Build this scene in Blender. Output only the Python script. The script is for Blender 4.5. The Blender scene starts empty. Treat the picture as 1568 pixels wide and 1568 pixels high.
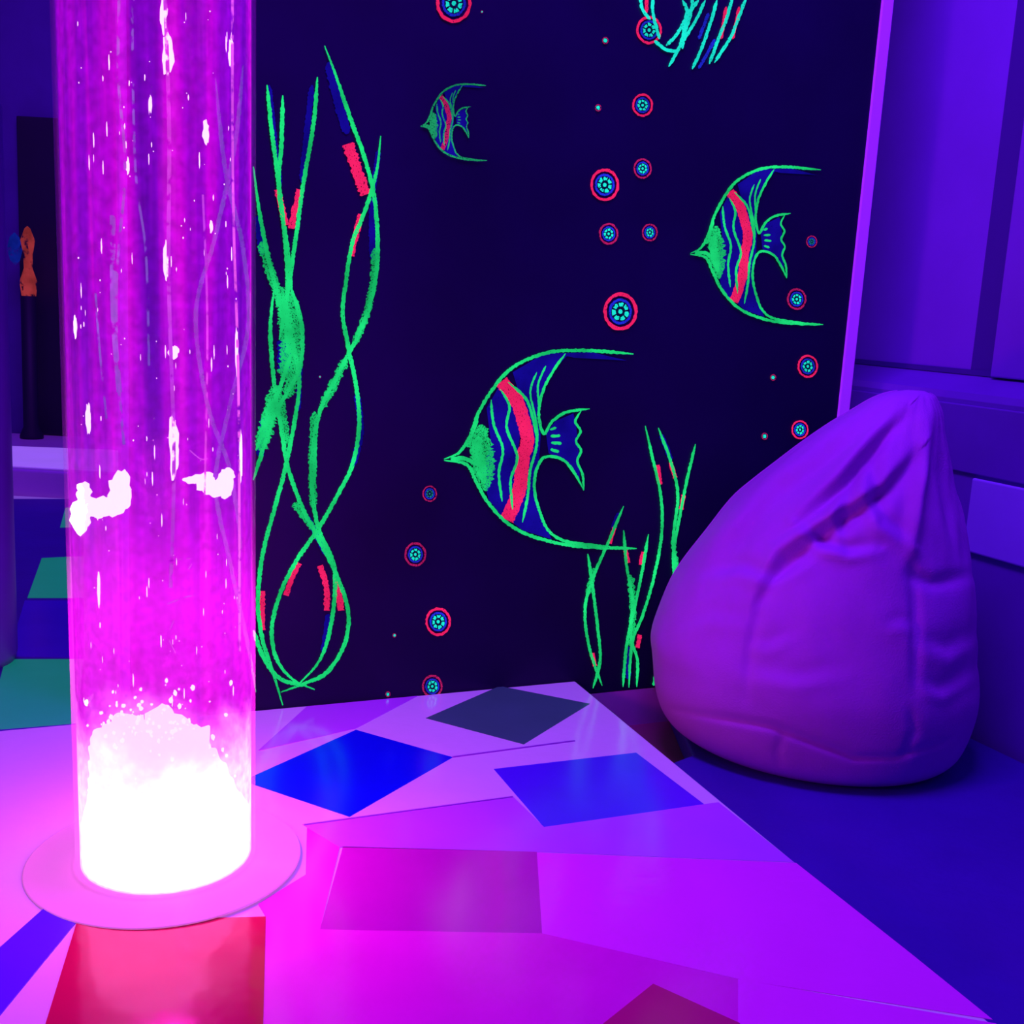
import bpy, bmesh, math, random
from mathutils import Vector, Matrix, noise
random.seed(7)
sc = bpy.context.scene
try:
    sc.view_settings.view_transform = 'Standard'
    sc.view_settings.look = 'None'
except Exception as e:
    print(e)

# ------------------------------------------------------------------ survey
# Room dimensions were surveyed from the photo; H = eye height over platform.
H = 0.8
ZP = 0.12                      # platform top
PITCH = math.radians(10.3)
ROLL = math.atan2(0.056, 0.9984)
FPX = 1725.0
cp, sp = math.cos(PITCH), math.sin(PITCH)
CAM = Vector((0, 0, ZP + H))

def ray(x, y):
    dx, dy = x-784.0, y-784.0
    a = .9984*dx + .056*dy
    b = -.056*dx + .9984*dy
    return Vector((a, FPX*cp - b*sp, -(FPX*sp + b*cp)))
def project(p):
    d = p-CAM
    f = d.y*cp-d.z*sp
    b = -(d.y*sp+d.z*cp)*FPX/f
    a = d.x*FPX/f
    return (.9984*a-.056*b+784, .056*a+.9984*b+784)
def on_level(x, y, z):
    r = ray(x, y); t = (z-CAM.z)/r.z
    return CAM + r*t
P2 = Vector((.198*H, 2.969*H, 0))
E = Vector((.9124, .4093, 0)).normalized()      # along the mural
N = Vector((.4093, -.9124, 0)).normalized()     # out of the mural
def uv(u, v, z=0.0):
    p = P2 + E*(u*H) + N*(v*H)
    return Vector((p.x, p.y, z))
def on_mural(x, y, off=0.0):
    r = ray(x, y); q = P2 + N*off
    t = (q-CAM).dot(N)/r.dot(N)
    return CAM + r*t

# ------------------------------------------------------------------ helpers
def lin(c):
    return tuple(((v/255)/12.92 if v/255 <= .04045 else ((v/255+.055)/1.055)**2.4) for v in c)
def new_mat(name):
    m = bpy.data.materials.new(name); m.use_nodes = True
    nt = m.node_tree; nt.nodes.clear()
    o = nt.nodes.new('ShaderNodeOutputMaterial')
    return m, nt, o
def surf(name, base, rough=.5, var=.12, nscale=6, bump=.0, bscale=60, emit=None, es=0, coat=0, spec=.5):
    m, nt, o = new_mat(name)
    b = nt.nodes.new('ShaderNodeBsdfPrincipled')
    tc = nt.nodes.new('ShaderNodeTexCoord')
    n = nt.nodes.new('ShaderNodeTexNoise'); n.inputs['Scale'].default_value = nscale
    n.inputs['Detail'].default_value = 4
    nt.links.new(tc.outputs['Object'], n.inputs['Vector'])
    r = nt.nodes.new('ShaderNodeValToRGB')
    r.color_ramp.elements[0].position = .3; r.color_ramp.elements[1].position = .7
    r.color_ramp.elements[0].color = (*[c*(1-var) for c in base], 1)
    r.color_ramp.elements[1].color = (*[min(1, c*(1+var)) for c in base], 1)
    nt.links.new(n.outputs['Fac'], r.inputs['Fac'])
    nt.links.new(r.outputs['Color'], b.inputs['Base Color'])
    b.inputs['Roughness'].default_value = rough
    b.inputs['Specular IOR Level'].default_value = spec
    if coat: b.inputs['Coat Weight'].default_value = coat; b.inputs['Coat Roughness'].default_value = .12
    if emit:
        b.inputs['Emission Color'].default_value = (*emit, 1)
        b.inputs['Emission Strength'].default_value = es
    if bump:
        n2 = nt.nodes.new('ShaderNodeTexNoise'); n2.inputs['Scale'].default_value = bscale
        nt.links.new(tc.outputs['Object'], n2.inputs['Vector'])
        bp = nt.nodes.new('ShaderNodeBump'); bp.inputs['Strength'].default_value = bump
        bp.inputs['Distance'].default_value = .01
        nt.links.new(n2.outputs['Fac'], bp.inputs['Height'])
        nt.links.new(bp.outputs['Normal'], b.inputs['Normal'])
    nt.links.new(b.outputs[0], o.inputs[0])
    return m
def paint(name, col, strength=1.0, dry=.0, scale=420, lo=.55):
    """fluorescent dry-brush paint"""
    m, nt, o = new_mat(name)
    e = nt.nodes.new('ShaderNodeEmission')
    tc = nt.nodes.new('ShaderNodeTexCoord')
    n = nt.nodes.new('ShaderNodeTexNoise'); n.inputs['Scale'].default_value = 14
    n.inputs['Detail'].default_value = 5
    nt.links.new(tc.outputs['Object'], n.inputs['Vector'])
    r = nt.nodes.new('ShaderNodeValToRGB')
    r.color_ramp.elements[0].position = .35; r.color_ramp.elements[1].position = .68
    r.color_ramp.elements[0].color = (*[c*lo for c in col], 1)
    r.color_ramp.elements[1].color = (*[min(1, c*1.1) for c in col], 1)
    nt.links.new(n.outputs['Fac'], r.inputs['Fac'])
    nt.links.new(r.outputs['Color'], e.inputs['Color'])
    e.inputs['Strength'].default_value = strength
    if dry:
        n2 = nt.nodes.new('ShaderNodeTexNoise'); n2.inputs['Scale'].default_value = scale
        n2.inputs['Detail'].default_value = 3
        nt.links.new(tc.outputs['Object'], n2.inputs['Vector'])
        r2 = nt.nodes.new('ShaderNodeValToRGB')
        r2.color_ramp.elements[0].position = dry-.05; r2.color_ramp.elements[1].position = dry+.05
        nt.links.new(n2.outputs['Fac'], r2.inputs['Fac'])
        t = nt.nodes.new('ShaderNodeBsdfTransparent'); mx = nt.nodes.new('ShaderNodeMixShader')
        nt.links.new(r2.outputs['Color'], mx.inputs[0])
        nt.links.new(t.outputs[0], mx.inputs[1]); nt.links.new(e.outputs[0], mx.inputs[2])
        nt.links.new(mx.outputs[0], o.inputs[0])
    else:
        nt.links.new(e.outputs[0], o.inputs[0])
    return m
def mesh_obj(name, verts, faces, mat=None, parent=None, smooth=False):
    me = bpy.data.meshes.new(name); me.from_pydata([tuple(v) for v in verts], [], faces); me.update()
    ob = bpy.data.objects.new(name, me); sc.collection.objects.link(ob)
    if mat: me.materials.append(mat)
    if parent: ob.parent = parent
    if smooth:
        for p in me.polygons: p.use_smooth = True
    return ob
def fix_normals(ob):
    bm = bmesh.new(); bm.from_mesh(ob.data)
    bmesh.ops.recalc_face_normals(bm, faces=bm.faces); bm.to_mesh(ob.data); bm.free()
def prism(name, poly, z0, z1, mat, parent=None, bevel=0):
    n = len(poly)
    v = [(p[0], p[1], z0) for p in poly]+[(p[0], p[1], z1) for p in poly]
    f = [tuple(range(n))[::-1], tuple(range(n, 2*n))]+[(i, (i+1) % n, (i+1) % n+n, i+n) for i in range(n)]
    ob = mesh_obj(name, v, f, mat, parent); fix_normals(ob)
    if bevel:
        b = ob.modifiers.new('bevel', 'BEVEL'); b.width = bevel; b.segments = 3
    return ob
def uvbox(name, u0, u1, v0, v1, z0, z1, mat, parent=None, bevel=0):
    return prism(name, [uv(u0, v0), uv(u1, v0), uv(u1, v1), uv(u0, v1)], z0, z1, mat, parent, bevel)
def empty(name, loc=(0, 0, 0)):
    e = bpy.data.objects.new(name, None); sc.collection.objects.link(e); e.location = loc; return e
def lathe(name, prof, cx, cy, mat, parent=None, seg=96, closed=False):
    v = []; f = []
    for r, z in prof:
        for i in range(seg):
            a = 2*math.pi*i/seg; v.append((cx+r*math.cos(a), cy+r*math.sin(a), z))
    m = len(prof)
    rng = m if closed else m-1
    for j in range(rng):
        k = (j+1) % m
        for i in range(seg):
            f.append((j*seg+i, j*seg+(i+1) % seg, k*seg+(i+1) % seg, k*seg+i))
    ob = mesh_obj(name, v, f, mat, parent, True); fix_normals(ob); return ob

# ------------------------------------------------------------------ materials
M_white = surf('vinyl_white', (.62, .46, .74), .16, .05, 3, .05, 40, spec=.45, emit=(.07, .045, .10), es=1)  # its pale UV glow is put in as emission
M_white_lit = surf('vinyl_white_lit', (.78, .12, .75), .16, .05, 3, .05, 40, spec=.4, emit=(.05, 0, .05), es=1)  # white vinyl with the violet light on it put into its colour
M_blue = surf('vinyl_blue', (.002, .002, .66), .22, .06)
M_blue2 = surf('vinyl_cobalt', (.08, .02, .72), .22, .06)
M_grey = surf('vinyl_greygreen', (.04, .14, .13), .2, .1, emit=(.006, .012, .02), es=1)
M_green = surf('reflected_vinyl_green', (.02, .35, .15), .3, .15, emit=(.0, .13, .07), es=1.0)
M_red = surf('vinyl_red', (.46, .004, .06), .13, .06, 4, .12, 14, spec=.22)
M_crim = surf('vinyl_crimson', (.50, .01, .16), .14, .06, spec=.2)
M_mag = surf('vinyl_magenta', (.50, .01, .42), .16, .06, spec=.4)
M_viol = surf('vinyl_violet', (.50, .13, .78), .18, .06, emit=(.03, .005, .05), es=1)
M_pink = surf('vinyl_pink', (.78, .03, .58), .16, .06, spec=.4)
M_seamp = surf('vinyl_seam', (.35, .1, .6), .3, .06)
M_mat = surf('reflected_mat_navy', (.05, .02, .33), .5, .08, 8, .1, 80)
M_floor = surf('floor_brown', (.28, .07, .12), .5, .2)
M_wall = surf('wall_paint', (.22, .09, .52), .7, .06, 4, .05, 30)
M_dado = surf('dado_vinyl', (.17, .07, .44), .55, .08)
M_dado_l = surf('dado_vinyl_light', (.42, .36, .85), .5, .05)
M_seam_shadow = surf('seam_shadow_dark', (.05, .02, .2), .8, .05)
M_dark = surf('dark_paint', (.012, .006, .03), .6, .1)
M_far = surf('reflected_wall_paint', (.10, .03, .30), .7, .1)
M_trim = surf('trim_white', (.7, .4, .9), .5, .05, emit=(.22, .01, .65), es=.5)  # violet light on the white trim put in as emission
M_skirt = surf('skirting_white', (.50, .25, .55), .5, .1)
M_panel = surf('mural_board', (.008, .002, .042), .45, .25, 2.5, spec=.17)
M_bag = surf('beanbag_fabric', (.46, .16, .62), .6, .07, 5, .12, 300, spec=.25)

# ------------------------------------------------------------------ shell
prism('floor', [(-3.5, -.6), (3.2, -.6), (3.2, 7), (-3.5, 7)], -.05, 0, M_floor)
wr = empty('wall_right')
UL, UU = 1.006, 1.15
zl = ZP + .88*H
def wseg(name, u0, u1, v0, v1, z0, z1, m, bevel=0):
    return uvbox(name, u0, u1, v0, v1, z0, z1, m, wr, bevel)
wseg('upper', UU, UU+.12, -2.2, 4.2, zl-.03, 2.9, M_wall)
lv0, lv1 = -2.2, 4.2
prof = [(UL, 0), (UU+.12, 0), (UU+.12, zl-.03), (UU, zl), (UU-.004, zl), (UL+.01, zl-.035), (UL, zl-.05)]
vs = [uv(u, lv0, z) for u, z in prof]+[uv(u, lv1, z) for u, z in prof]
n = len(prof)
ob = mesh_obj('dado', vs, [tuple(range(n)), tuple(range(n, 2*n))]+[(i, (i+1) % n, (i+1) % n+n, i+n) for i in range(n)], M_dado, wr)
fix_normals(ob)
wseg('pilaster_gap_shadow', UU-.004, UU, .15, .245, zl, 2.9, M_seam_shadow)
wseg('pilaster', UU-.03, UU, .247, .9, zl, 2.9, M_wall, .004)
wseg('ledge_shadow_strip', UU-.012, UU, -2.2, .9, zl, zl+.012, M_seam_shadow)  # dark strip put in for the shadow along the ledge
wseg('pad_light', UL-.012, UL, .35, 1.1, ZP+H*(1-.593), ZP+H*(1-.389), M_dado_l, .005)
wseg('pad_upper', UL-.008, UL, -.2, 1.1, ZP+H*(1-.38), zl-.06, M_dado, .004)

# mural partition
mural = empty('mural_panel')
zb = ZP-.042*H
uvbox('board', -1.161, .805, -.025, 0, zb, 2.6, M_panel, mural)
uvbox('backing', -1.161, .79, -.06, -.027, 0, 2.6, M_wall, mural)
uvbox('edge_trim', .805, .845, -.06, .006, 0, 2.6, M_trim, mural, .003)
uvbox('edge_trim_inner', -1.18, -1.163, -.06, .006, 0.0, 2.6, M_trim, mural)
sk = uvbox('baseboard_mural', -1.161, .803, -.025, .0, 0, zb-.002, M_skirt)

# far left area: solid parts built in place of a mirror reflection
prism('reflected_wall_back', [(-3.4, 6.5*H), (0.2, 6.5*H), (0.2, 6.5*H+.1), (-3.4, 6.5*H+.1)], 0, 2.9, M_far)
prism('reflected_wall_left', [(-3.4, -.5), (-3.3, -.5), (-3.3, 6.5*H), (-3.4, 6.5*H)], 0, 2.9, M_far)
reflected_bench = prism('reflected_padded_bench', [(-3.2, 5.22*H), (-.3, 5.22*H), (-.3, 6.48*H), (-3.2, 6.48*H)], 0.0, ZP+.123*H, M_viol, None, .01)
pad = prism('reflected_bench_pad', [(-3.1, 5.3*H), (-1.0, 5.3*H), (-1.0, 6.1*H), (-2.6, 5.85*H)], ZP+.1235*H, ZP+.1235*H+.004, surf('reflected_pad_lavender', (.7, .5, .9), .4, emit=(.22, .10, .45), es=1), reflected_bench)
d = empty('reflected_door_1')
def farx(x, y, Y):
    r = ray(x, y); return r*(Y/r.y)+CAM
a = farx(27, 178, 6.47*H); b = farx(78, 640, 6.47*H)
prism('leaf', [(a.x, 6.45*H), (b.x+.12, 6.45*H), (b.x+.12, 6.49*H), (a.x, 6.49*H)], ZP+.13*H, a.z, M_dark, d, .005)
prism('frame', [(b.x+.14, 6.45*H), (b.x+.20, 6.45*H), (b.x+.20, 6.49*H), (b.x+.14, 6.49*H)], ZP+.13*H, a.z+.06, M_wall, d, .005)

lathe('padded_column', [(.001, ZP), (.11, ZP), (.115, ZP+.02), (.11, 1.25), (.09, 1.32), (.001, 1.34)], -1.44*H, 2.85*H, surf('column_vinyl', (.10, .04, .45), .4))

# ------------------------------------------------------------------ platform
plat = empty('padded_platform')
q = Vector((.750*H, 1.507*H, 0))
A = P2 + N*.003
B = P2 + (q-P2)*2.2
G = P2 + E*(-1.19*H) + N*.003
poly = [A, B, Vector((-2.6, B.y, 0)), Vector((-2.6, 5.2*H, 0)), Vector((-1.0*H, 5.2*H, 0)), uv(-1.19, -.1), G]
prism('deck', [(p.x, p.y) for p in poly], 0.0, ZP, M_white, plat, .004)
def tile(name, pts, mat, k=1):
    vs = [on_level(x, y, ZP) for x, y in pts]
    prism(name, [(v.x, v.y) for v in vs], ZP, ZP+.0008*k, mat, plat)
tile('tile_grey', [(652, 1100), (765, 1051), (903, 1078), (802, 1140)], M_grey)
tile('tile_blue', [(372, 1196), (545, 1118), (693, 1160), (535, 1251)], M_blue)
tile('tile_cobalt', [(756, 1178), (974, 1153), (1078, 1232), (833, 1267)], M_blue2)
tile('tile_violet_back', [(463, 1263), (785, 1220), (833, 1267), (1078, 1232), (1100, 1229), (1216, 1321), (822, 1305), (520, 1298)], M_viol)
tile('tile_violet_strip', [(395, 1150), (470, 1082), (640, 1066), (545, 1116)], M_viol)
tile('tile_front_lit', [(822, 1306), (1219, 1322), (1395, 1461), (1520, 1562), (1140, 1502), (830, 1430)], M_white_lit)
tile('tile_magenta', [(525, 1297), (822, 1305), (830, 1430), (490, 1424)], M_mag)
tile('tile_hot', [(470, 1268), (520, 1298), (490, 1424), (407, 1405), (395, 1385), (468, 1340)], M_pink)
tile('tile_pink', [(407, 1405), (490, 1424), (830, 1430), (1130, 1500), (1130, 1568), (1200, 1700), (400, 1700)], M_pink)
tile('tile_corner_lit', [(1130, 1500), (1525, 1568), (1650, 1700), (1200, 1700), (1130, 1568)], M_white_lit)
tile('tile_red', [(118, 1412), (407, 1405), (403, 1568), (398, 1760), (20, 1760), (70, 1568)], M_red, 2)
tile('tile_crimson', [(925, 1568), (1000, 1508), (1132, 1568), (1180, 1640), (960, 1700), (870, 1620)], M_crim, 2)
tile('tile_blue_left', [(0, 1452), (72, 1388), (118, 1412), (0, 1556), (-60, 1600), (-80, 1500)], M_blue2, 2)
tile('reflected_navy_field', [(-160, 1134), (128, 1108), (128, 764), (-160, 764)], M_mat, .5)  # bands from here on are put in for the platform's mirror reflection
tile('reflected_green_a', [(-20, 1119), (118, 1108), (128, 1010), (8, 1010)], M_green, 1.5)
tile('reflected_navy_a', [(12, 1006), (128, 1008), (128, 920), (38, 920)], M_blue2, 1.5)
tile('reflected_green_b', [(42, 916), (128, 916), (128, 852), (64, 855)], M_green, 1.5)
tile('reflected_green_c', [(92, 808), (128, 808), (128, 775), (100, 778)], M_green, 1.5)
def seam(p, q, w=1.5, mat=None):
    a, b = on_level(*p, ZP), on_level(*q, ZP)
    dd = (b-a).normalized(); s = Vector((-dd.y, dd.x, 0))*.0010*w
    prism('seam', [(a+s).to_tuple()[:2], (b+s).to_tuple()[:2], (b-s).to_tuple()[:2], (a-s).to_tuple()[:2]], ZP, ZP+.002, mat or M_seamp, plat)
seam((465, 1264), (785, 1221)); seam((693, 1160), (880, 1135))

zm = ZP-.09*H
ed = (q-P2).normalized(); es = Vector((-ed.y, ed.x, 0))
def alongedge(s, o): return P2+ed*(s*H)+es*(o*H)
prism('floor_mat', [alongedge(.42, .02), uv(.16, .36), uv(.30, .03), uv(.985, .03), uv(.985, 3.2), alongedge(3.2, .02)], 0.0, zm, M_mat, None, .006)

# ------------------------------------------------------------------ bean bag
def cr(p0, p1, p2, p3, t):
    return tuple(.5*((2*b)+(-a+c)*t+(2*a-5*b+4*c-d)*t*t+(-a+3*b-3*c+d)*t**3) for a, b, c, d in zip(p0, p1, p2, p3))
bag = empty('beanbag_chair')
YC = 2.84
r0 = ray(1250, 1084)
C0 = Vector((r0.x/r0.y*YC*H, YC*H, 0))
az = Vector((C0.x, C0.y, 0)).normalized(); pr = Vector((az.y, -az.x, 0))
def on_bagplane(x, y):
    r = ray(x, y); t = C0.dot(az)/r.dot(az); return CAM+r*t
lv = []
raw = [(980, 1003, 1500), (900, 1036, 1497), (830, 1082, 1488), (780, 1122, 1479), (740, 1164, 1468), (700, 1212, 1459), (660, 1264, 1451), (632, 1306, 1445), (614, 1334, 1437), (604, 1358, 1430), (598, 1388, 1416)]
for (y, xl, xr) in raw:
    l, r = on_bagplane(xl, y), on_bagplane(xr, y)
    lv.append((((l+r)/2-C0).dot(pr), (r-l).length/2, (l.z+r.z)/2))
z_b = lv[0][2]
low = []
for (f, xl, xr) in [(0.0, 1120, 1400), (.0, 1075, 1445), (.05, 1048, 1466), (.18, 1022, 1484), (.42, 1007, 1496), (.72, 1001, 1501)]:
    l, r = on_bagplane(xl, 1040), on_bagplane(xr, 1040)
    low.append((((l+r)/2-C0).dot(pr), (r-l).length/2, zm+(z_b-zm)*f))
low[1] = (low[1][0], low[1][1], zm+.001)
levels = low+lv
res = []
for i in range(len(levels)-1):
    p0 = levels[max(i-1, 0)]; p1 = levels[i]; p2 = levels[i+1]; p3 = levels[min(i+2, len(levels)-1)]
    for k in range(12):
        res.append(cr(p0, p1, p2, p3, k/12))
res.append(levels[-1])
ztop = levels[-1][2]; SEG = 400
seams = [math.radians(a) for a in (-112, -58, 5, 62, 122, 180)]
# sewn-cloth folds on the side facing the room: polyline, width, depth, style (v valley, s step fold, r ridge)
folds = [
    ([(1392, 622), (1345, 668), (1290, 735), (1225, 795)], 13, .019, 's'),
    ([(1402, 690), (1352, 748), (1280, 795), (1200, 850), (1165, 905)], 14, .020, 's'),
    ([(1330, 640), (1262, 690), (1190, 748), (1118, 830), (1085, 885)], 17, .010, 's'),
    ([(1372, 650), (1330, 700), (1272, 765)], 8, .012, 'v'),
    ([(1424, 612), (1414, 680), (1402, 760), (1396, 850)], 11, .024, 'r'),
    ([(1440, 650), (1446, 720), (1462, 800), (1480, 870)], 13, .014, 'v'),
    ([(1228, 806), (1258, 834), (1300, 846), (1340, 840)], 10, .013, 's'),
    ([(1392, 880), (1430, 893), (1490, 880)], 9, .012, 'v'),
    ([(1085, 880), (1135, 872), (1180, 888), (1230, 866)], 11, .009, 's'),
    ([(1200, 850), (1165, 920), (1148, 990), (1142, 1070)], 8, .008, 'v'),
    ([(1396, 850), (1404, 960), (1402, 1060)], 8, .009, 'v'),
    ([(1330, 700), (1330, 750), (1350, 800), (1392, 830)], 13, .010, 's'),
    ([(1300, 745), (1282, 790), (1290, 830)], 10, .009, 's'),
    ([(1405, 985), (1450, 1000), (1495, 975)], 13, .006, 's'),
    ([(1412, 1050), (1440, 1060), (1490, 1030)], 12, .005, 's'),
    ([(1150, 1030), (1220, 1042), (1290, 1030)], 14, .004, 's'),
    ([(1145, 985), (1175, 990), (1215, 975)], 10, .005, 's'),
    ([(1355, 960), (1380, 955), (1400, 962)], 9, .005, 's'),
    ([(1050, 960), (1090, 945), (1150, 955)], 13, .004, 's'),
    ([(1028, 1086), (1100, 1098), (1180, 1112), (1250, 1138), (1310, 1160), (1370, 1160), (1450, 1135)], 5, .010, 'v'),
    ([(1200, 1118), (1190, 1150), (1195, 1175)], 7, .006, 'v'),
    ([(1395, 1085), (1400, 1120), (1385, 1160)], 7, .006, 'v'),
]
def sdist(x, y, pl):
    best = (1e9, 0, 0)
    for i in range(len(pl)-1):
        ax, ay = pl[i]; bx, by = pl[i+1]
        dx, dy = bx-ax, by-ay; L2 = dx*dx+dy*dy
        t = ((x-ax)*dx+(y-ay)*dy)/L2; tc_ = max(0, min(1, t))
        ex, ey = x-ax-dx*tc_, y-ay-dy*tc_; d_ = math.hypot(ex, ey)
        if d_ < best[0]: best = (d_, 1 if dx*ey-dy*ex > 0 else -1, (i+tc_)/(len(pl)-1))
    return best
bbs = [(min(p[0] for p in f[0])-55, max(p[0] for p in f[0])+55, min(p[1] for p in f[0])-55, max(p[1] for p in f[0])+55) for f in folds]
verts = []
for (cx, w, z) in res:
    t = (z-zm)/(ztop-zm)
    for i in range(SEG):
        a = 2*math.pi*i/SEG
        k = 1.0
        up = max(0, (t-.5)/.5)
        if math.sin(a) > 0.1:
            k -= up*.10*abs(math.sin(a*4+t*3))*min(1, (math.sin(a)-.1)*3)
        nz = noise.noise(Vector((math.cos(a)*2.2, math.sin(a)*2.2, t*5+3)))
        nz2 = noise.noise(Vector((math.cos(a)*6+t*4, math.sin(a)*6, t*11+8)))
        k += .020*nz*min(1, t*5)+(.009+.020*up)*nz2*min(1, t*3)
        p = C0+pr*(cx+math.cos(a)*w*k)+az*(math.sin(a)*w*.88*k); p.z = z
        if math.sin(a) < .15 and t > .01:
            X, Y = project(p); disp = 0
            for (pl, wd, amp, st), bb in zip(folds, bbs):
                if not (bb[0] < X < bb[1] and bb[2] < Y < bb[3]): continue
                d_, s_, tt = sdist(X, Y, pl)
                if d_ > 4*wd: continue
                x_ = d_/wd; env = math.sin(math.pi*min(1, max(0, tt*.9+.05)))**.8
                if st == 'v': disp -= amp*math.exp(-x_*x_)*env
                elif st == 'r': disp += amp*math.exp(-x_*x_)*env
                else: disp += amp*1.9*s_*x_*math.exp(-x_*x_*.8)*env
            nrm = pr*math.cos(a)+az*math.sin(a); nrm = Vector((nrm.x, nrm.y, .25)).normalized()
            p += nrm*disp*H*1.15*(min(1, w*6))
        dv = (p-P2).dot(N)
        if dv < .012*H: p = p+N*(.012*H-dv)
        du = (p-P2).dot(E)
        if du > (UL-.02)*H: p = p-E*(du-(UL-.02)*H)
        verts.append((p.x, p.y, max(p.z, zm)))
faces = []
m_ = len(res)
for j in range(m_-1):
    for i in range(SEG):
        faces.append((j*SEG+i, j*SEG+(i+1) % SEG, (j+1)*SEG+(i+1) % SEG, (j+1)*SEG+i))
faces.append(tuple(range(SEG))[::-1]); faces.append(tuple(range((m_-1)*SEG, m_*SEG)))
b_ = mesh_obj('bag_body', verts, faces, M_bag, bag, True); fix_normals(b_)
sm_ = b_.modifiers.new('soften', 'SMOOTH'); sm_.factor = .5; sm_.iterations = 3
def tubemesh(name, pts, r, mat, parent):
    cu = bpy.data.curves.new(name, 'CURVE'); cu.dimensions = '3D'; cu.bevel_depth = r; cu.bevel_resolution = 2
    s = cu.splines.new('POLY'); s.points.add(len(pts)-1)
    for i, p in enumerate(pts): s.points[i].co = (*p, 1)
    ob = bpy.data.objects.new(name, cu); sc.collection.objects.link(ob); cu.materials.append(mat); ob.parent = parent
    return ob
for sa in seams[2:]:
    i = int(round((sa % (2*math.pi))/(2*math.pi)*SEG)) % SEG
    tubemesh('piping', [Vector(verts[j*SEG+i]) for j in range(18, m_-6, 2)], .002, M_bag, bag)

# ------------------------------------------------------------------ bubble tube
tube = empty('bubble_tube')
TX, TY = -.578*H, 1.858*H
TR = .1525*H
TOP = 2.1
M_flange = surf('flange_acrylic', (.72, .25, .68), .2, .04, spec=.4, emit=(.75, .16, .62), es=.6)  # LED glow in the disc put in as emission
lathe('flange', [(.001, ZP+.001), (.233*H, ZP+.001), (.2355*H, ZP+.003), (.233*H, ZP+.005), (TR+.004, ZP+.006), (TR+.002, ZP+.009), (.001, ZP+.009)], TX-.002, TY, M_flange, tube, 128)
m, nt, o = new_mat('acrylic')
p = nt.nodes.new('ShaderNodeBsdfPrincipled')
p.inputs['Base Color'].default_value = (.9, .4, 1, 1); p.inputs['Roughness'].default_value = .06
p.inputs['Alpha'].default_value = .12
tc = nt.nodes.new('ShaderNodeTexCoord'); nn = nt.nodes.new('ShaderNodeTexNoise'); nn.inputs['Scale'].default_value = 30
bp = nt.nodes.new('ShaderNodeBump'); bp.inputs['Strength'].default_value = .3; bp.inputs['Distance'].default_value = .004
nt.links.new(tc.outputs['Object'], nn.inputs['Vector']); nt.links.new(nn.outputs['Fac'], bp.inputs['Height']); nt.links.new(bp.outputs['Normal'], p.inputs['Normal'])
nt.links.new(p.outputs[0], o.inputs[0])
lathe('acrylic_shell', [(TR, ZP+.009), (TR, TOP), (TR-.004, TOP), (TR-.004, ZP+.009)], TX, TY, m, tube, 128, True)
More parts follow.
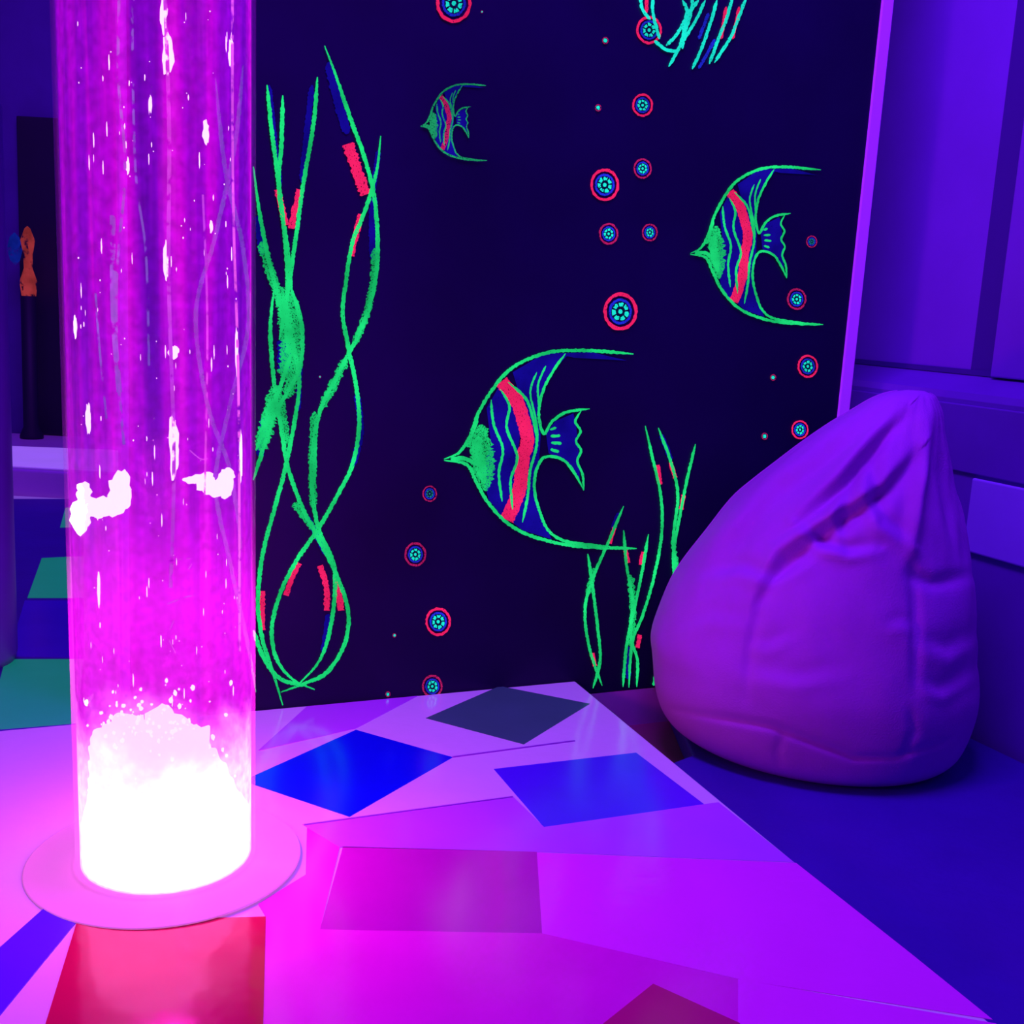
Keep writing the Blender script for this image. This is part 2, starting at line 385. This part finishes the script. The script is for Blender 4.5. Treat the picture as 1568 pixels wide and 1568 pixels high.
def water_mat(name, fac, strength):
    m, nt, o = new_mat(name)
    L = nt.links.new; N_ = nt.nodes.new
    tc = N_('ShaderNodeTexCoord')
    mp = N_('ShaderNodeMapping'); mp.inputs['Scale'].default_value = (21, 21, .6)
    L(tc.outputs['Object'], mp.inputs['Vector'])
    n1 = N_('ShaderNodeTexNoise'); n1.inputs['Scale'].default_value = 1.3; n1.inputs['Detail'].default_value = 4; n1.inputs['Distortion'].default_value = .3
    L(mp.outputs[0], n1.inputs['Vector'])
    r = N_('ShaderNodeValToRGB'); cr_ = r.color_ramp
    cr_.elements[0].position = .36; cr_.elements[0].color = (.10, 0, .42, 1)
    cr_.elements[1].position = .68; cr_.elements[1].color = (1.0, .015, .95, 1)
    e2 = cr_.elements.new(.48); e2.color = (.34, 0, .70, 1)
    e3 = cr_.elements.new(.58); e3.color = (.78, 0, .80, 1)
    L(n1.outputs['Fac'], r.inputs['Fac'])
    n2 = N_('ShaderNodeTexNoise'); n2.inputs['Scale'].default_value = 75; n2.inputs['Detail'].default_value = 8
    L(tc.outputs['Object'], n2.inputs['Vector'])
    r2 = N_('ShaderNodeMapRange'); r2.inputs[1].default_value = .35; r2.inputs[2].default_value = .72; r2.inputs[3].default_value = .75; r2.inputs[4].default_value = 1.45
    L(n2.outputs['Fac'], r2.inputs[0])
    sx = N_('ShaderNodeSeparateXYZ'); L(tc.outputs['Object'], sx.inputs[0])
    n3 = N_('ShaderNodeTexNoise'); n3.inputs['Scale'].default_value = 10; n3.inputs['Detail'].default_value = 7
    L(tc.outputs['Object'], n3.inputs['Vector'])
    ma = N_('ShaderNodeMath'); ma.operation = 'MULTIPLY_ADD'; ma.inputs[1].default_value = -.26; L(n3.outputs['Fac'], ma.inputs[0]); L(sx.outputs['Z'], ma.inputs[2])
    g = N_('ShaderNodeMapRange'); g.interpolation_type = 'SMOOTHSTEP'
    g.inputs[1].default_value = ZP+.11; g.inputs[2].default_value = ZP+.0; g.inputs[3].default_value = 0; g.inputs[4].default_value = 1
    L(ma.outputs[0], g.inputs[0])
    g2 = N_('ShaderNodeMapRange'); g2.interpolation_type = 'SMOOTHSTEP'
    g2.inputs[1].default_value = ZP+.62; g2.inputs[2].default_value = ZP+.18; g2.inputs[3].default_value = 0; g2.inputs[4].default_value = .6
    L(sx.outputs['Z'], g2.inputs[0])
    mxm = N_('ShaderNodeMixRGB'); L(g2.outputs[0], mxm.inputs[0]); L(r.outputs[0], mxm.inputs[1]); mxm.inputs[2].default_value = (.68, 0, .52, 1)
    mx = N_('ShaderNodeMixRGB'); L(g.outputs[0], mx.inputs[0]); L(mxm.outputs[0], mx.inputs[1]); mx.inputs[2].default_value = (1, .28, .92, 1)
    st = N_('ShaderNodeMapRange'); st.inputs[3].default_value = 1.0*strength; st.inputs[4].default_value = 4*strength
    L(g.outputs[0], st.inputs[0])
    sm = N_('ShaderNodeMath'); sm.operation = 'MULTIPLY'; L(st.outputs[0], sm.inputs[0]); L(r2.outputs[0], sm.inputs[1])
    em = N_('ShaderNodeEmission'); L(mx.outputs[0], em.inputs[0]); L(sm.outputs[0], em.inputs[1])
    t = N_('ShaderNodeBsdfTransparent'); ms = N_('ShaderNodeMixShader'); ms.inputs[0].default_value = fac
    L(t.outputs[0], ms.inputs[1]); L(em.outputs[0], ms.inputs[2]); L(ms.outputs[0], o.inputs[0])
    return m
lathe('water_column', [(TR-.006, ZP+.010), (TR-.006, TOP-.05)], TX, TY, water_mat('glowing_water', .52, 1.08), tube, 96)
lathe('top_cap', [(.001, TOP+.03), (TR+.008, TOP+.03), (TR+.012, TOP+.02), (TR+.012, TOP-.03), (TR+.002, TOP-.03)], TX, TY, M_flange, tube)
mcore, nt, o = new_mat('led_froth'); e = nt.nodes.new('ShaderNodeEmission'); e.inputs[0].default_value = (1, .17, .78, 1); e.inputs[1].default_value = 11
nt.links.new(e.outputs[0], o.inputs[0])
vw = Vector((TX, TY, 0)).normalized(); vp = Vector((vw.y, -vw.x, 0))
pv = []; pf = []; S = 128; K = 64
for j in range(K+1):
    t = j/K
    for i in range(S):
        a = 2*math.pi*i/S
        nz = noise.noise(Vector((math.cos(a)*3, math.sin(a)*3, t*5)))
        nf = noise.noise(Vector((math.cos(a)*9, math.sin(a)*9, t*14)))
        s_ = max(0, (t-.30)/.70)
        rr = (TR-.008)*(1-.42*s_**.8)*(1 if t < .9 else math.sqrt(max(0, 1-((t-.9)/.1)**2)))*(1+.14*nz*s_+.14*nf*s_)
        rr = min(max(rr, .0008), TR-.007-.028*s_)
        c = Vector((TX, TY, 0))-vp*(.028*s_)
        pv.append((c.x+rr*math.cos(a), c.y+rr*math.sin(a), ZP+.011+.190*t+.02*nz*t+.022*nf*t))
for j in range(K):
    for i in range(S):
        pf.append((j*S+i, j*S+(i+1) % S, (j+1)*S+(i+1) % S, (j+1)*S+i))
mesh_obj('led_froth', pv, pf, mcore, tube, True)
def in_tube(x, y, depth=-.02):
    c = Vector((TX, TY, 0)); q_ = c+vw*depth
    r = ray(x, y); t = q_.dot(vw)/r.dot(vw); return CAM+r*t
mb, nt, o = new_mat('bubble_and_reflection_glint'); e = nt.nodes.new('ShaderNodeEmission'); e.inputs[0].default_value = (1, .50, .95, 1); e.inputs[1].default_value = 4.5
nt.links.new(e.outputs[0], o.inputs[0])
bm = bmesh.new()
def blob(p, sx, sz, seed=0, sub=3):
    r = bmesh.ops.create_icosphere(bm, subdivisions=sub, radius=1)
    for v in r['verts']:
        k = 1+.6*noise.noise(v.co*1.9+Vector((seed*3.1, 0, 0)))
        v.co = Vector((v.co.x*sx*k, v.co.y*sx*k, v.co.z*sz*k))+p
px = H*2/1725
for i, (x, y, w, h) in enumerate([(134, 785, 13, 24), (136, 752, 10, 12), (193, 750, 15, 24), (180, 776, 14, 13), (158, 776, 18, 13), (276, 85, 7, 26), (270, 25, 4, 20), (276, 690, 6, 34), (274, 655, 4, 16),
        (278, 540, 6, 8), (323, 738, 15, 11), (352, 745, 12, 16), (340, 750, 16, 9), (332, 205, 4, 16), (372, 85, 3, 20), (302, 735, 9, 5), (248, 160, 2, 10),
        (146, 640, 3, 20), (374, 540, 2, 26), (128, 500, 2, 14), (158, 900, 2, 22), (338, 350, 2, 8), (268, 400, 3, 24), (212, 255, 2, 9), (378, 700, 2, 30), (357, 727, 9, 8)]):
    blob(in_tube(x, y, -.06), w*px, h*px, i)  # these glowing lumps are put in for light reflections on the tube
random.seed(3)
for i in range(190):
    x = random.uniform(132, 375); y = random.uniform(-100, 1090); s = random.uniform(.0003, .0008)
    blob(in_tube(x, y, random.uniform(-.08, .07)), s, s*random.choice([1, 1.5, 5, 12]), i, 2)
# froth spray lifting off the hot base
for i in range(300):
    y = 1040+170*random.random()**.6; x = 232+random.gauss(0, 55); s = random.uniform(.0007, .0030)
    if 135 < x < 372: blob(in_tube(x, y, random.uniform(-.08, .05)), s, s*random.uniform(.8, 1.8), i, 2)
me = bpy.data.meshes.new('bubbles_and_reflections'); bm.to_mesh(me); bm.free(); me.materials.append(mb)
ob = bpy.data.objects.new('bubbles_and_reflections', me); sc.collection.objects.link(ob); ob.parent = tube
ms_ = paint('streak_glint', lin((170, 130, 255)), 1.0, .5, 60)  # glowing strands put in for highlight streaks and reflections in the tube
ms2 = paint('streak_pink', lin((255, 90, 255)), 1.3, .48, 60)
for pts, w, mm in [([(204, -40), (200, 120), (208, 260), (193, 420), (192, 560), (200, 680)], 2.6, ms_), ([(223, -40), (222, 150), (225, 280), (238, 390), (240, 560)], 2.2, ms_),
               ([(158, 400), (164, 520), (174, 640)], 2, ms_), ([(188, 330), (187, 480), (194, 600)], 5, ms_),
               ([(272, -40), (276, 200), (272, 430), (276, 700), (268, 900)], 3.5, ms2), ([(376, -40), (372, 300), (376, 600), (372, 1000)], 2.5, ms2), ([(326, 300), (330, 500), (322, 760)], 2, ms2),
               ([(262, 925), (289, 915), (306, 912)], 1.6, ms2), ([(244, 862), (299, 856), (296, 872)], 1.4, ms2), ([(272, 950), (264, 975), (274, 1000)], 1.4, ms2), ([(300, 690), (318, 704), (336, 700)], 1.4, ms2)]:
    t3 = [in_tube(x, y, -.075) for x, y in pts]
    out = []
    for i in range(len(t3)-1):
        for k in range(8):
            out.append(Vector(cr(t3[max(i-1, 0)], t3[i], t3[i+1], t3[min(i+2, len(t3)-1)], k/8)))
    out.append(t3[-1]); tubemesh('glint_streak', out, w*px*.7, mm, tube)
# the real tube stands very slightly out of plumb
base = Vector((TX, TY, ZP))
tube.matrix_world = Matrix.Translation(base) @ Matrix.Rotation(math.radians(-.75), 4, vw) @ Matrix.Translation(-base)

# ------------------------------------------------------------------ mural paint
class Art:
    def __init__(s, name, mat, off): s.v = []; s.f = []; s.name = name; s.mat = mat; s.off = off
    def poly(s, pts):
        b = len(s.v); s.v += [on_mural(x, y, s.off) for x, y in pts]; s.f.append(tuple(range(b, b+len(pts))))
    def stroke(s, pts, w=6, jit=.12, taper=True, T=None):
        if T: pts = [T(p) for p in pts]
        P = [tuple(map(float, (p[0], p[1], p[2] if len(p) > 2 else 1))) for p in pts]
        out = []
        for i in range(len(P)-1):
            L = math.dist(P[i][:2], P[i+1][:2]); n = max(2, int(L/2.2))
            for k in range(n):
                out.append(cr(P[max(i-1, 0)], P[i], P[i+1], P[min(i+2, len(P)-1)], k/n))
        out.append(P[-1]); b = len(s.v); n = len(out)
        for i, (x, y, k) in enumerate(out):
            x0, y0 = out[max(i-2, 0)][:2]; x1, y1 = out[min(i+2, n-1)][:2]
            dx, dy = x1-x0, y1-y0; L = math.hypot(dx, dy) or 1; nx, ny = -dy/L, dx/L
            t = i/(n-1); tp = min(1, .25+min(t, 1-t)*8) if taper else 1
            ww = w*k*tp/2
            a_ = ww*(1+random.uniform(-jit, jit)*2); c_ = ww*(1+random.uniform(-jit, jit)*2)
            s.v.append(on_mural(x+nx*a_, y+ny*a_, s.off)); s.v.append(on_mural(x-nx*c_, y-ny*c_, s.off))
        for i in range(n-1): s.f.append((b+2*i, b+2*i+1, b+2*i+3, b+2*i+2))
    def ring(s, cx, cy, r0, r1, n=40, dots=False, jit=.03):
        b = len(s.v)
        for i in range(n):
            a = 2*math.pi*i/n
            for r in (r0, r1):
                rr = r*(1+random.uniform(-jit, jit)); s.v.append(on_mural(cx+rr*.93*math.cos(a), cy+rr*1.04*math.sin(a), s.off))
        for i in range(n):
            if dots and i % 4 == 3: continue
            j = (i+1) % n; s.f.append((b+2*i, b+2*i+1, b+2*j+1, b+2*j))
    def build(s):
        if s.v: mesh_obj(s.name, s.v, s.f, s.mat, mural)
GREEN = lin((28, 225, 125)); CY = lin((25, 235, 215)); RED = lin((250, 32, 105))
g = Art('green_strokes', paint('paint_green', GREEN, 1.05, .33), .0035)
gd = Art('green_strokes_dim', paint('paint_green_dim', lin((30, 165, 110)), 1, .40), .0035)
gw = Art('green_wash', paint('paint_green_wash', GREEN, .9, .42, 420), .003)
rd = Art('red_strokes', paint('paint_red', RED, 1, .36, lo=.75), .0025)
rdd = Art('red_strokes_dim', paint('paint_red_dim', lin((185, 25, 100)), 1, .40, lo=.7), .0025)
bl = Art('blue_fill', paint('paint_blue', lin((20, 8, 150)), 1, .30), .0015)
blb = Art('blue_bright', paint('paint_blue_bright', lin((35, 45, 235)), 1, .38), .002)
cy = Art('cyan_strokes', paint('paint_cyan', CY, 1.1, .36, lo=.75), .0035)
cyd = Art('cyan_dim', paint('paint_cyan_dim', lin((20, 140, 150)), 1, .40), .0035)
W = 6.4
for pts in [
    [(409, 130), (416, 200), (428, 290), (436, 360), (440, 430), (436, 500)],
    [(433, 146), (431, 220), (427, 290), (440, 380), (447, 450)],
    [(486, 118), (480, 190), (464, 285), (452, 370), (440, 450), (428, 520)],
    [(388, 255), (398, 330), (412, 400), (428, 460), (446, 520), (458, 580), (452, 640), (436, 720), (420, 780), (402, 850), (395, 920), (402, 980), (418, 1030), (433, 1080)],
    [(446, 440), (462, 500), (460, 560), (440, 600), (418, 640), (402, 690), (388, 735)],
    [(420, 440), (414, 500), (418, 570), (428, 640), (441, 715), (462, 775), (489, 828), (515, 880), (533, 935), (528, 985), (500, 1030), (462, 1048), (430, 1060)],
    [(497, 70), (514, 115), (536, 180), (556, 235), (572, 295), (578, 360), (576, 420), (562, 480), (540, 530), (514, 580), (490, 630), (479, 690), (478, 750), (488, 810), (512, 870), (508, 950), (490, 1010), (455, 1050)],
    [(583, 208), (577, 260), (560, 320), (540, 370), (530, 430), (525, 480), (533, 530), (545, 590), (550, 650), (540, 710), (516, 760), (487, 810), (452, 862), (428, 912), (416, 965), (424, 1010), (448, 1040), (482, 1056)],
    [(388, 965), (405, 1010), (430, 1040), (470, 1050)],
    [(392, 690), (410, 640), (430, 590), (446, 540)],
]: g.stroke(pts, W)
for p, w in [([(430, 440), (438, 480), (442, 530), (437, 580)], 24), ([(445, 450), (452, 500), (450, 560), (440, 610)], 18), ([(425, 590), (412, 640), (398, 690)], 22), ([(574, 380), (572, 430), (558, 490), (540, 530)], 11),
             ([(530, 550), (510, 590), (492, 625)], 13), ([(482, 630), (478, 700), (480, 780)], 11), ([(400, 370), (415, 420), (430, 460)], 14), ([(450, 770), (480, 810)], 11), ([(430, 610), (440, 680)], 11)]:
    gw.stroke(p, w, .15)
for p, w in [([(430, 450), (440, 500), (446, 545)], 16), ([(418, 610), (402, 670)], 14), ([(484, 640), (481, 740)], 6)]: g.stroke(p, w, .2)
for p, w in [([(533, 220), (543, 250), (560, 298)], 17), ([(553, 328), (545, 360), (538, 392)], 9), ([(425, 290), (432, 320), (438, 345)], 10), ([(459, 290), (450, 330), (446, 350)], 10),
             ([(458, 862), (446, 888), (438, 912)], 8), ([(490, 866), (500, 900), (500, 935)], 9), ([(515, 885), (522, 935)], 10), ([(402, 905), (402, 965)], 8)]:
    rd.stroke(p, w, .12, False)
for p, w in [([(503, 95), (516, 150), (532, 205)], 14), ([(574, 300), (570, 340), (572, 400)], 11), ([(546, 600), (552, 660), (540, 715)], 10), ([(478, 130), (470, 200), (462, 280)], 9), ([(434, 520), (436, 570)], 20),
             ([(412, 130), (420, 210), (430, 285)], 8), ([(395, 330), (402, 390)], 12), ([(460, 560), (456, 630)], 8), ([(470, 790), (500, 850)], 9), ([(503, 940), (495, 1000)], 9), ([(405, 640), (398, 700)], 12), ([(580, 230), (570, 300)], 8)]:
    bl.stroke(p, w, .1)
for pts in [[(330, 120), (345, 260), (372, 380), (380, 500), (352, 620), (330, 740), (352, 860), (378, 980), (392, 1060)], [(372, 100), (360, 220), (330, 360), (300, 480), (318, 620), (352, 720), (370, 840)]]:
    gd.stroke(pts, W)
for pts in [
    [(988, 652), (999, 700), (1012, 760), (1013, 820), (1001, 885), (985, 940), (968, 985), (963, 1053)],
    [(1008, 655), (1028, 710), (1038, 760), (1031, 830), (1042, 900)],
    [(1065, 680), (1052, 735), (1041, 790), (1031, 850), (1035, 900)],
    [(955, 775), (936, 820), (910, 880), (896, 930), (902, 990), (922, 1050)],
    [(900, 848), (907, 895), (915, 960), (919, 1010), (908, 1054)],
    [(955, 812), (960, 870), (969, 920), (966, 975), (976, 1010), (975, 1052)],
    [(993, 818), (984, 870), (974, 920), (960, 985), (954, 1052)], [(1003, 1035), (1001, 1050)]]:
    g.stroke(pts, 4.6)
for p, w in [([(965, 880), (969, 930), (966, 990)], 10), ([(1031, 820), (1035, 880)], 8), ([(910, 870), (900, 910)], 8)]: gw.stroke(p, w, .2)
for p in [[(941, 808), (933, 832)], [(958, 842), (962, 862)], [(985, 845), (981, 865)], [(1027, 708), (1034, 732)], [(1047, 758), (1043, 780)], [(907, 1000), (911, 1020)], [(980, 972), (976, 992)], [(1007, 712), (1011, 742)]]:
    rd.stroke(p, 6.5, .1, False)
for p in [[(1012, 665), (1028, 705)], [(948, 785), (938, 810)], [(962, 990), (962, 1040)]]: bl.stroke(p, 8)

def fish(ox, oy, sx, sy, gg, rr, bb, lw):
    T = lambda p: (ox+(p[0]-680)*sx, oy+(p[1]-703)*sy, *(p[2:]))
    for pl in [[(745, 625), (765, 590), (785, 620), (797, 660), (785, 770), (768, 790), (748, 765), (738, 720), (752, 680)],
               [(785, 570), (835, 540), (872, 541), (845, 570), (830, 600), (822, 640), (828, 665), (826, 700), (818, 740), (828, 790), (845, 826), (800, 812), (785, 800), (797, 760), (812, 680), (803, 630)],
               [(836, 664), (850, 645), (878, 633), (882, 650), (886, 690), (888, 735), (862, 705), (840, 694)],
               [(850, 541), (905, 539), (960, 552), (880, 548)]]:
        bb.poly([T(p)[:2] for p in pl])
    rr.stroke([(768, 584), (790, 612), (800, 640), (808, 672), (800, 704), (797, 740), (788, 770), (776, 796)], 21*sx, .05, False, T)
    for p, k in [
        ([(680, 703), (704, 692), (720, 667), (733, 632), (751, 601), (775, 571), (806, 551), (850, 538), (905, 537), (970, 542)], 1),
        ([(680, 705), (714, 711), (728, 735), (745, 766), (770, 795), (800, 815), (842, 829), (892, 837), (975, 840)], 1),
        ([(866, 541), (846, 570), (831, 600), (825, 635), (833, 664), (846, 645), (868, 631), (903, 626)], .85),
        ([(890, 629), (881, 645), (889, 660), (882, 676), (890, 690), (884, 706), (892, 726), (894, 751)], .7),
        ([(894, 751), (882, 728), (866, 707), (846, 699), (830, 703), (820, 725), (819, 755), (827, 785), (840, 812), (868, 829), (940, 838)], .85),
        ([(752, 612), (756, 650), (770, 688), (764, 725), (769, 768)], .8),
        ([(766, 596), (780, 622), (776, 655), (792, 700), (782, 735), (785, 780)], .8),
        ([(778, 585), (806, 612), (818, 650), (822, 680), (812, 720), (808, 760), (800, 800)], .8),
        ([(822, 570), (812, 600), (820, 640), (824, 672)], .6), ([(836, 560), (824, 590), (826, 625)], .6),
        ([(842, 658), (852, 655)], .8), ([(843, 668), (858, 667)], .8), ([(844, 678), (860, 679)], .8), ([(843, 688), (856, 692)], .8),
        ([(731, 640), (724, 660), (716, 685)], 1.2), ([(690, 703), (712, 702), (730, 712)], 1.3)]:
        gg.stroke(p, lw*k, .13, True, T)
    wsh = gw if gg is g else gd
    wsh.stroke([(737, 650), (737, 690, 1.9), (741, 722, 1.7), (744, 752, .6)], 18*sx, .15, True, T)
    gg.stroke([(733, 668), (730, 690, 1.6), (736, 715, 1.4), (742, 740, .6)], 12*sx, .15, True, T)
fish(680, 703, 1, 1, g, rd, bl, 5.2)
fish(1057, 388, .69, .795, g, rd, bl, 4.4)
fish(644, 193, .345, .385, gd, rdd, bl, 2.8)
for p in [[(1080, 0), (1066, 30), (1048, 60), (1024, 102)], [(1098, 0), (1088, 35), (1074, 75), (1060, 106)], [(1122, -5), (1112, 30), (1100, 60), (1086, 98)], [(1143, -5), (1130, 30), (1118, 58), (1094, 96)],
          [(1045, 0), (1052, 20), (1038, 50), (1020, 70)], [(1002, 62), (1020, 76), (1040, 78)], [(980, -10), (984, 15), (996, 30)], [(1060, -10), (1058, 20), (1040, 72)], [(1000, -10), (1000, 20), (1010, 60)], [(1070, 0), (1050, 30), (1045, 75)]]:
    cy.stroke(p, 5)
for p in [[(1112, 10), (1104, 60)], [(1132, 10), (1122, 60)], [(990, -5), (990, 20)]]: rd.stroke(p, 5)
for p in [[(1085, 20), (1070, 60)], [(1095, 60), (1070, 105)]]: blb.stroke(p, 5)
for x, y, r, dim in [(695, 5, 29, 0), (994, 46, 21, 0), (984, 161, 17, 0), (984, 258, 15, 1), (926, 283, 24, 0), (932, 358, 16, 1), (995, 356, 13, 1), (950, 477, 28, 0), (1243, 370, 9, 1), (1220, 458, 16, 1),
                     (1237, 561, 17, 0), (1225, 658, 14, 0), (658, 756, 12, 1), (636, 849, 18, 1), (671, 952, 21, 0), (662, 1051, 17, 1), (1172, 755, 13, 1)]:
    R = rdd if dim else rd; C = cyd if dim and r < 13 else cy
    R.ring(x, y, r*.82, r); blb.ring(x, y, r*.54, r*.68); C.ring(x, y, r*.28, r*.48, 28, True, .1); C.ring(x, y, .01, r*.13, 8)
for x, y, r in [(927, 62, 5), (916, 165, 5), (1184, 578, 4.5), (1171, 668, 5), (604, 973, 3), (594, 1063, 4), (738, 18, 2), (490, 577, 2)]:
    rdd.ring(x, y, r*.8, r*1.05, 16); cy.ring(x, y, .01, r*.6, 12, False, .2)
for A_ in (g, gd, gw, rd, rdd, bl, blb, cy, cyd): A_.build()

# ------------------------------------------------------------------ far-left coloured reflections
glow_grp = empty('reflected_glow')  # made-up glowing bodies on a stand, in place of coloured light reflections
Mo = paint('glow_orange', lin((190, 60, 70)), .6, .47, 26); Mb = paint('glow_blue', lin((20, 40, 180)), .6, .47, 26)
LY = 6.30*H
c = farx(43, 400, LY)
lathe('added_plinth', [(.001, ZP+.123*H), (.05, ZP+.123*H), (.05, ZP+.14*H), (.03, ZP+.2*H), (.03, c.z-.15), (.001, c.z-.15)], c.x, LY, M_dark, glow_grp, 32)
lathe('orange_reflection', [(.001, c.z-.15), (.03, c.z-.15), (.037, c.z-.09), (.018, c.z-.03), (.02, c.z+.03), (.030, c.z+.09), (.012, c.z+.14), (.001, c.z+.15)], c.x, LY, Mo, glow_grp, 24)
lathe('blue_reflection', [(.001, c.z-.02), (.02, c.z), (.032, c.z+.05), (.02, c.z+.1), (.001, c.z+.12)], c.x-.055, LY-.005, Mb, glow_grp, 24)

# ------------------------------------------------------------------ lights
def area(name, loc, target, size, col, en):
    l = bpy.data.lights.new(name, 'AREA'); l.shape = 'RECTANGLE'; l.size = size[0]; l.size_y = size[1]; l.color = col; l.energy = en
    o = bpy.data.objects.new(name, l); sc.collection.objects.link(o); o.location = loc
    o.rotation_euler = (Vector(target)-Vector(loc)).to_track_quat('-Z', 'Y').to_euler(); return o
area('uv_ceiling_light', (.1, 1.5, 2.8), (.6, 2.2, 0), (1.0, .4), (.24, .018, 1.0), 70)
area('uv_ceiling_light.001', (-1.6, 3.6, 2.7), (-1.6, 3.8, 0), (1.2, .6), (.25, .03, 1.0), 34)
l = bpy.data.lights.new('tube_led', 'POINT'); l.color = (1, .02, .66); l.energy = 27; l.shadow_soft_size = .06
o = bpy.data.objects.new('tube_led_light', l); sc.collection.objects.link(o); o.location = (TX, TY, ZP+.34)
w = bpy.data.worlds.new('world'); sc.world = w; w.use_nodes = True
bg = w.node_tree.nodes['Background']; bg.inputs[0].default_value = (.09, .004, .60, 1); bg.inputs[1].default_value = .30

# ------------------------------------------------------------------ camera
cd = bpy.data.cameras.new('camera'); cam = bpy.data.objects.new('camera', cd); sc.collection.objects.link(cam)
R_ = Vector((1, 0, 0)); U_ = Vector((0, sp, cp))
cx_ = R_*math.cos(ROLL)+U_*math.sin(ROLL); cy_ = -R_*math.sin(ROLL)+U_*math.cos(ROLL); cz_ = Vector((0, -cp, sp))
mt = Matrix((cx_, cy_, cz_)).transposed().to_4x4(); mt.translation = CAM
cam.matrix_world = mt; cd.sensor_width = 36; cd.lens = FPX/1568*36; cd.clip_start = .02
sc.camera = cam
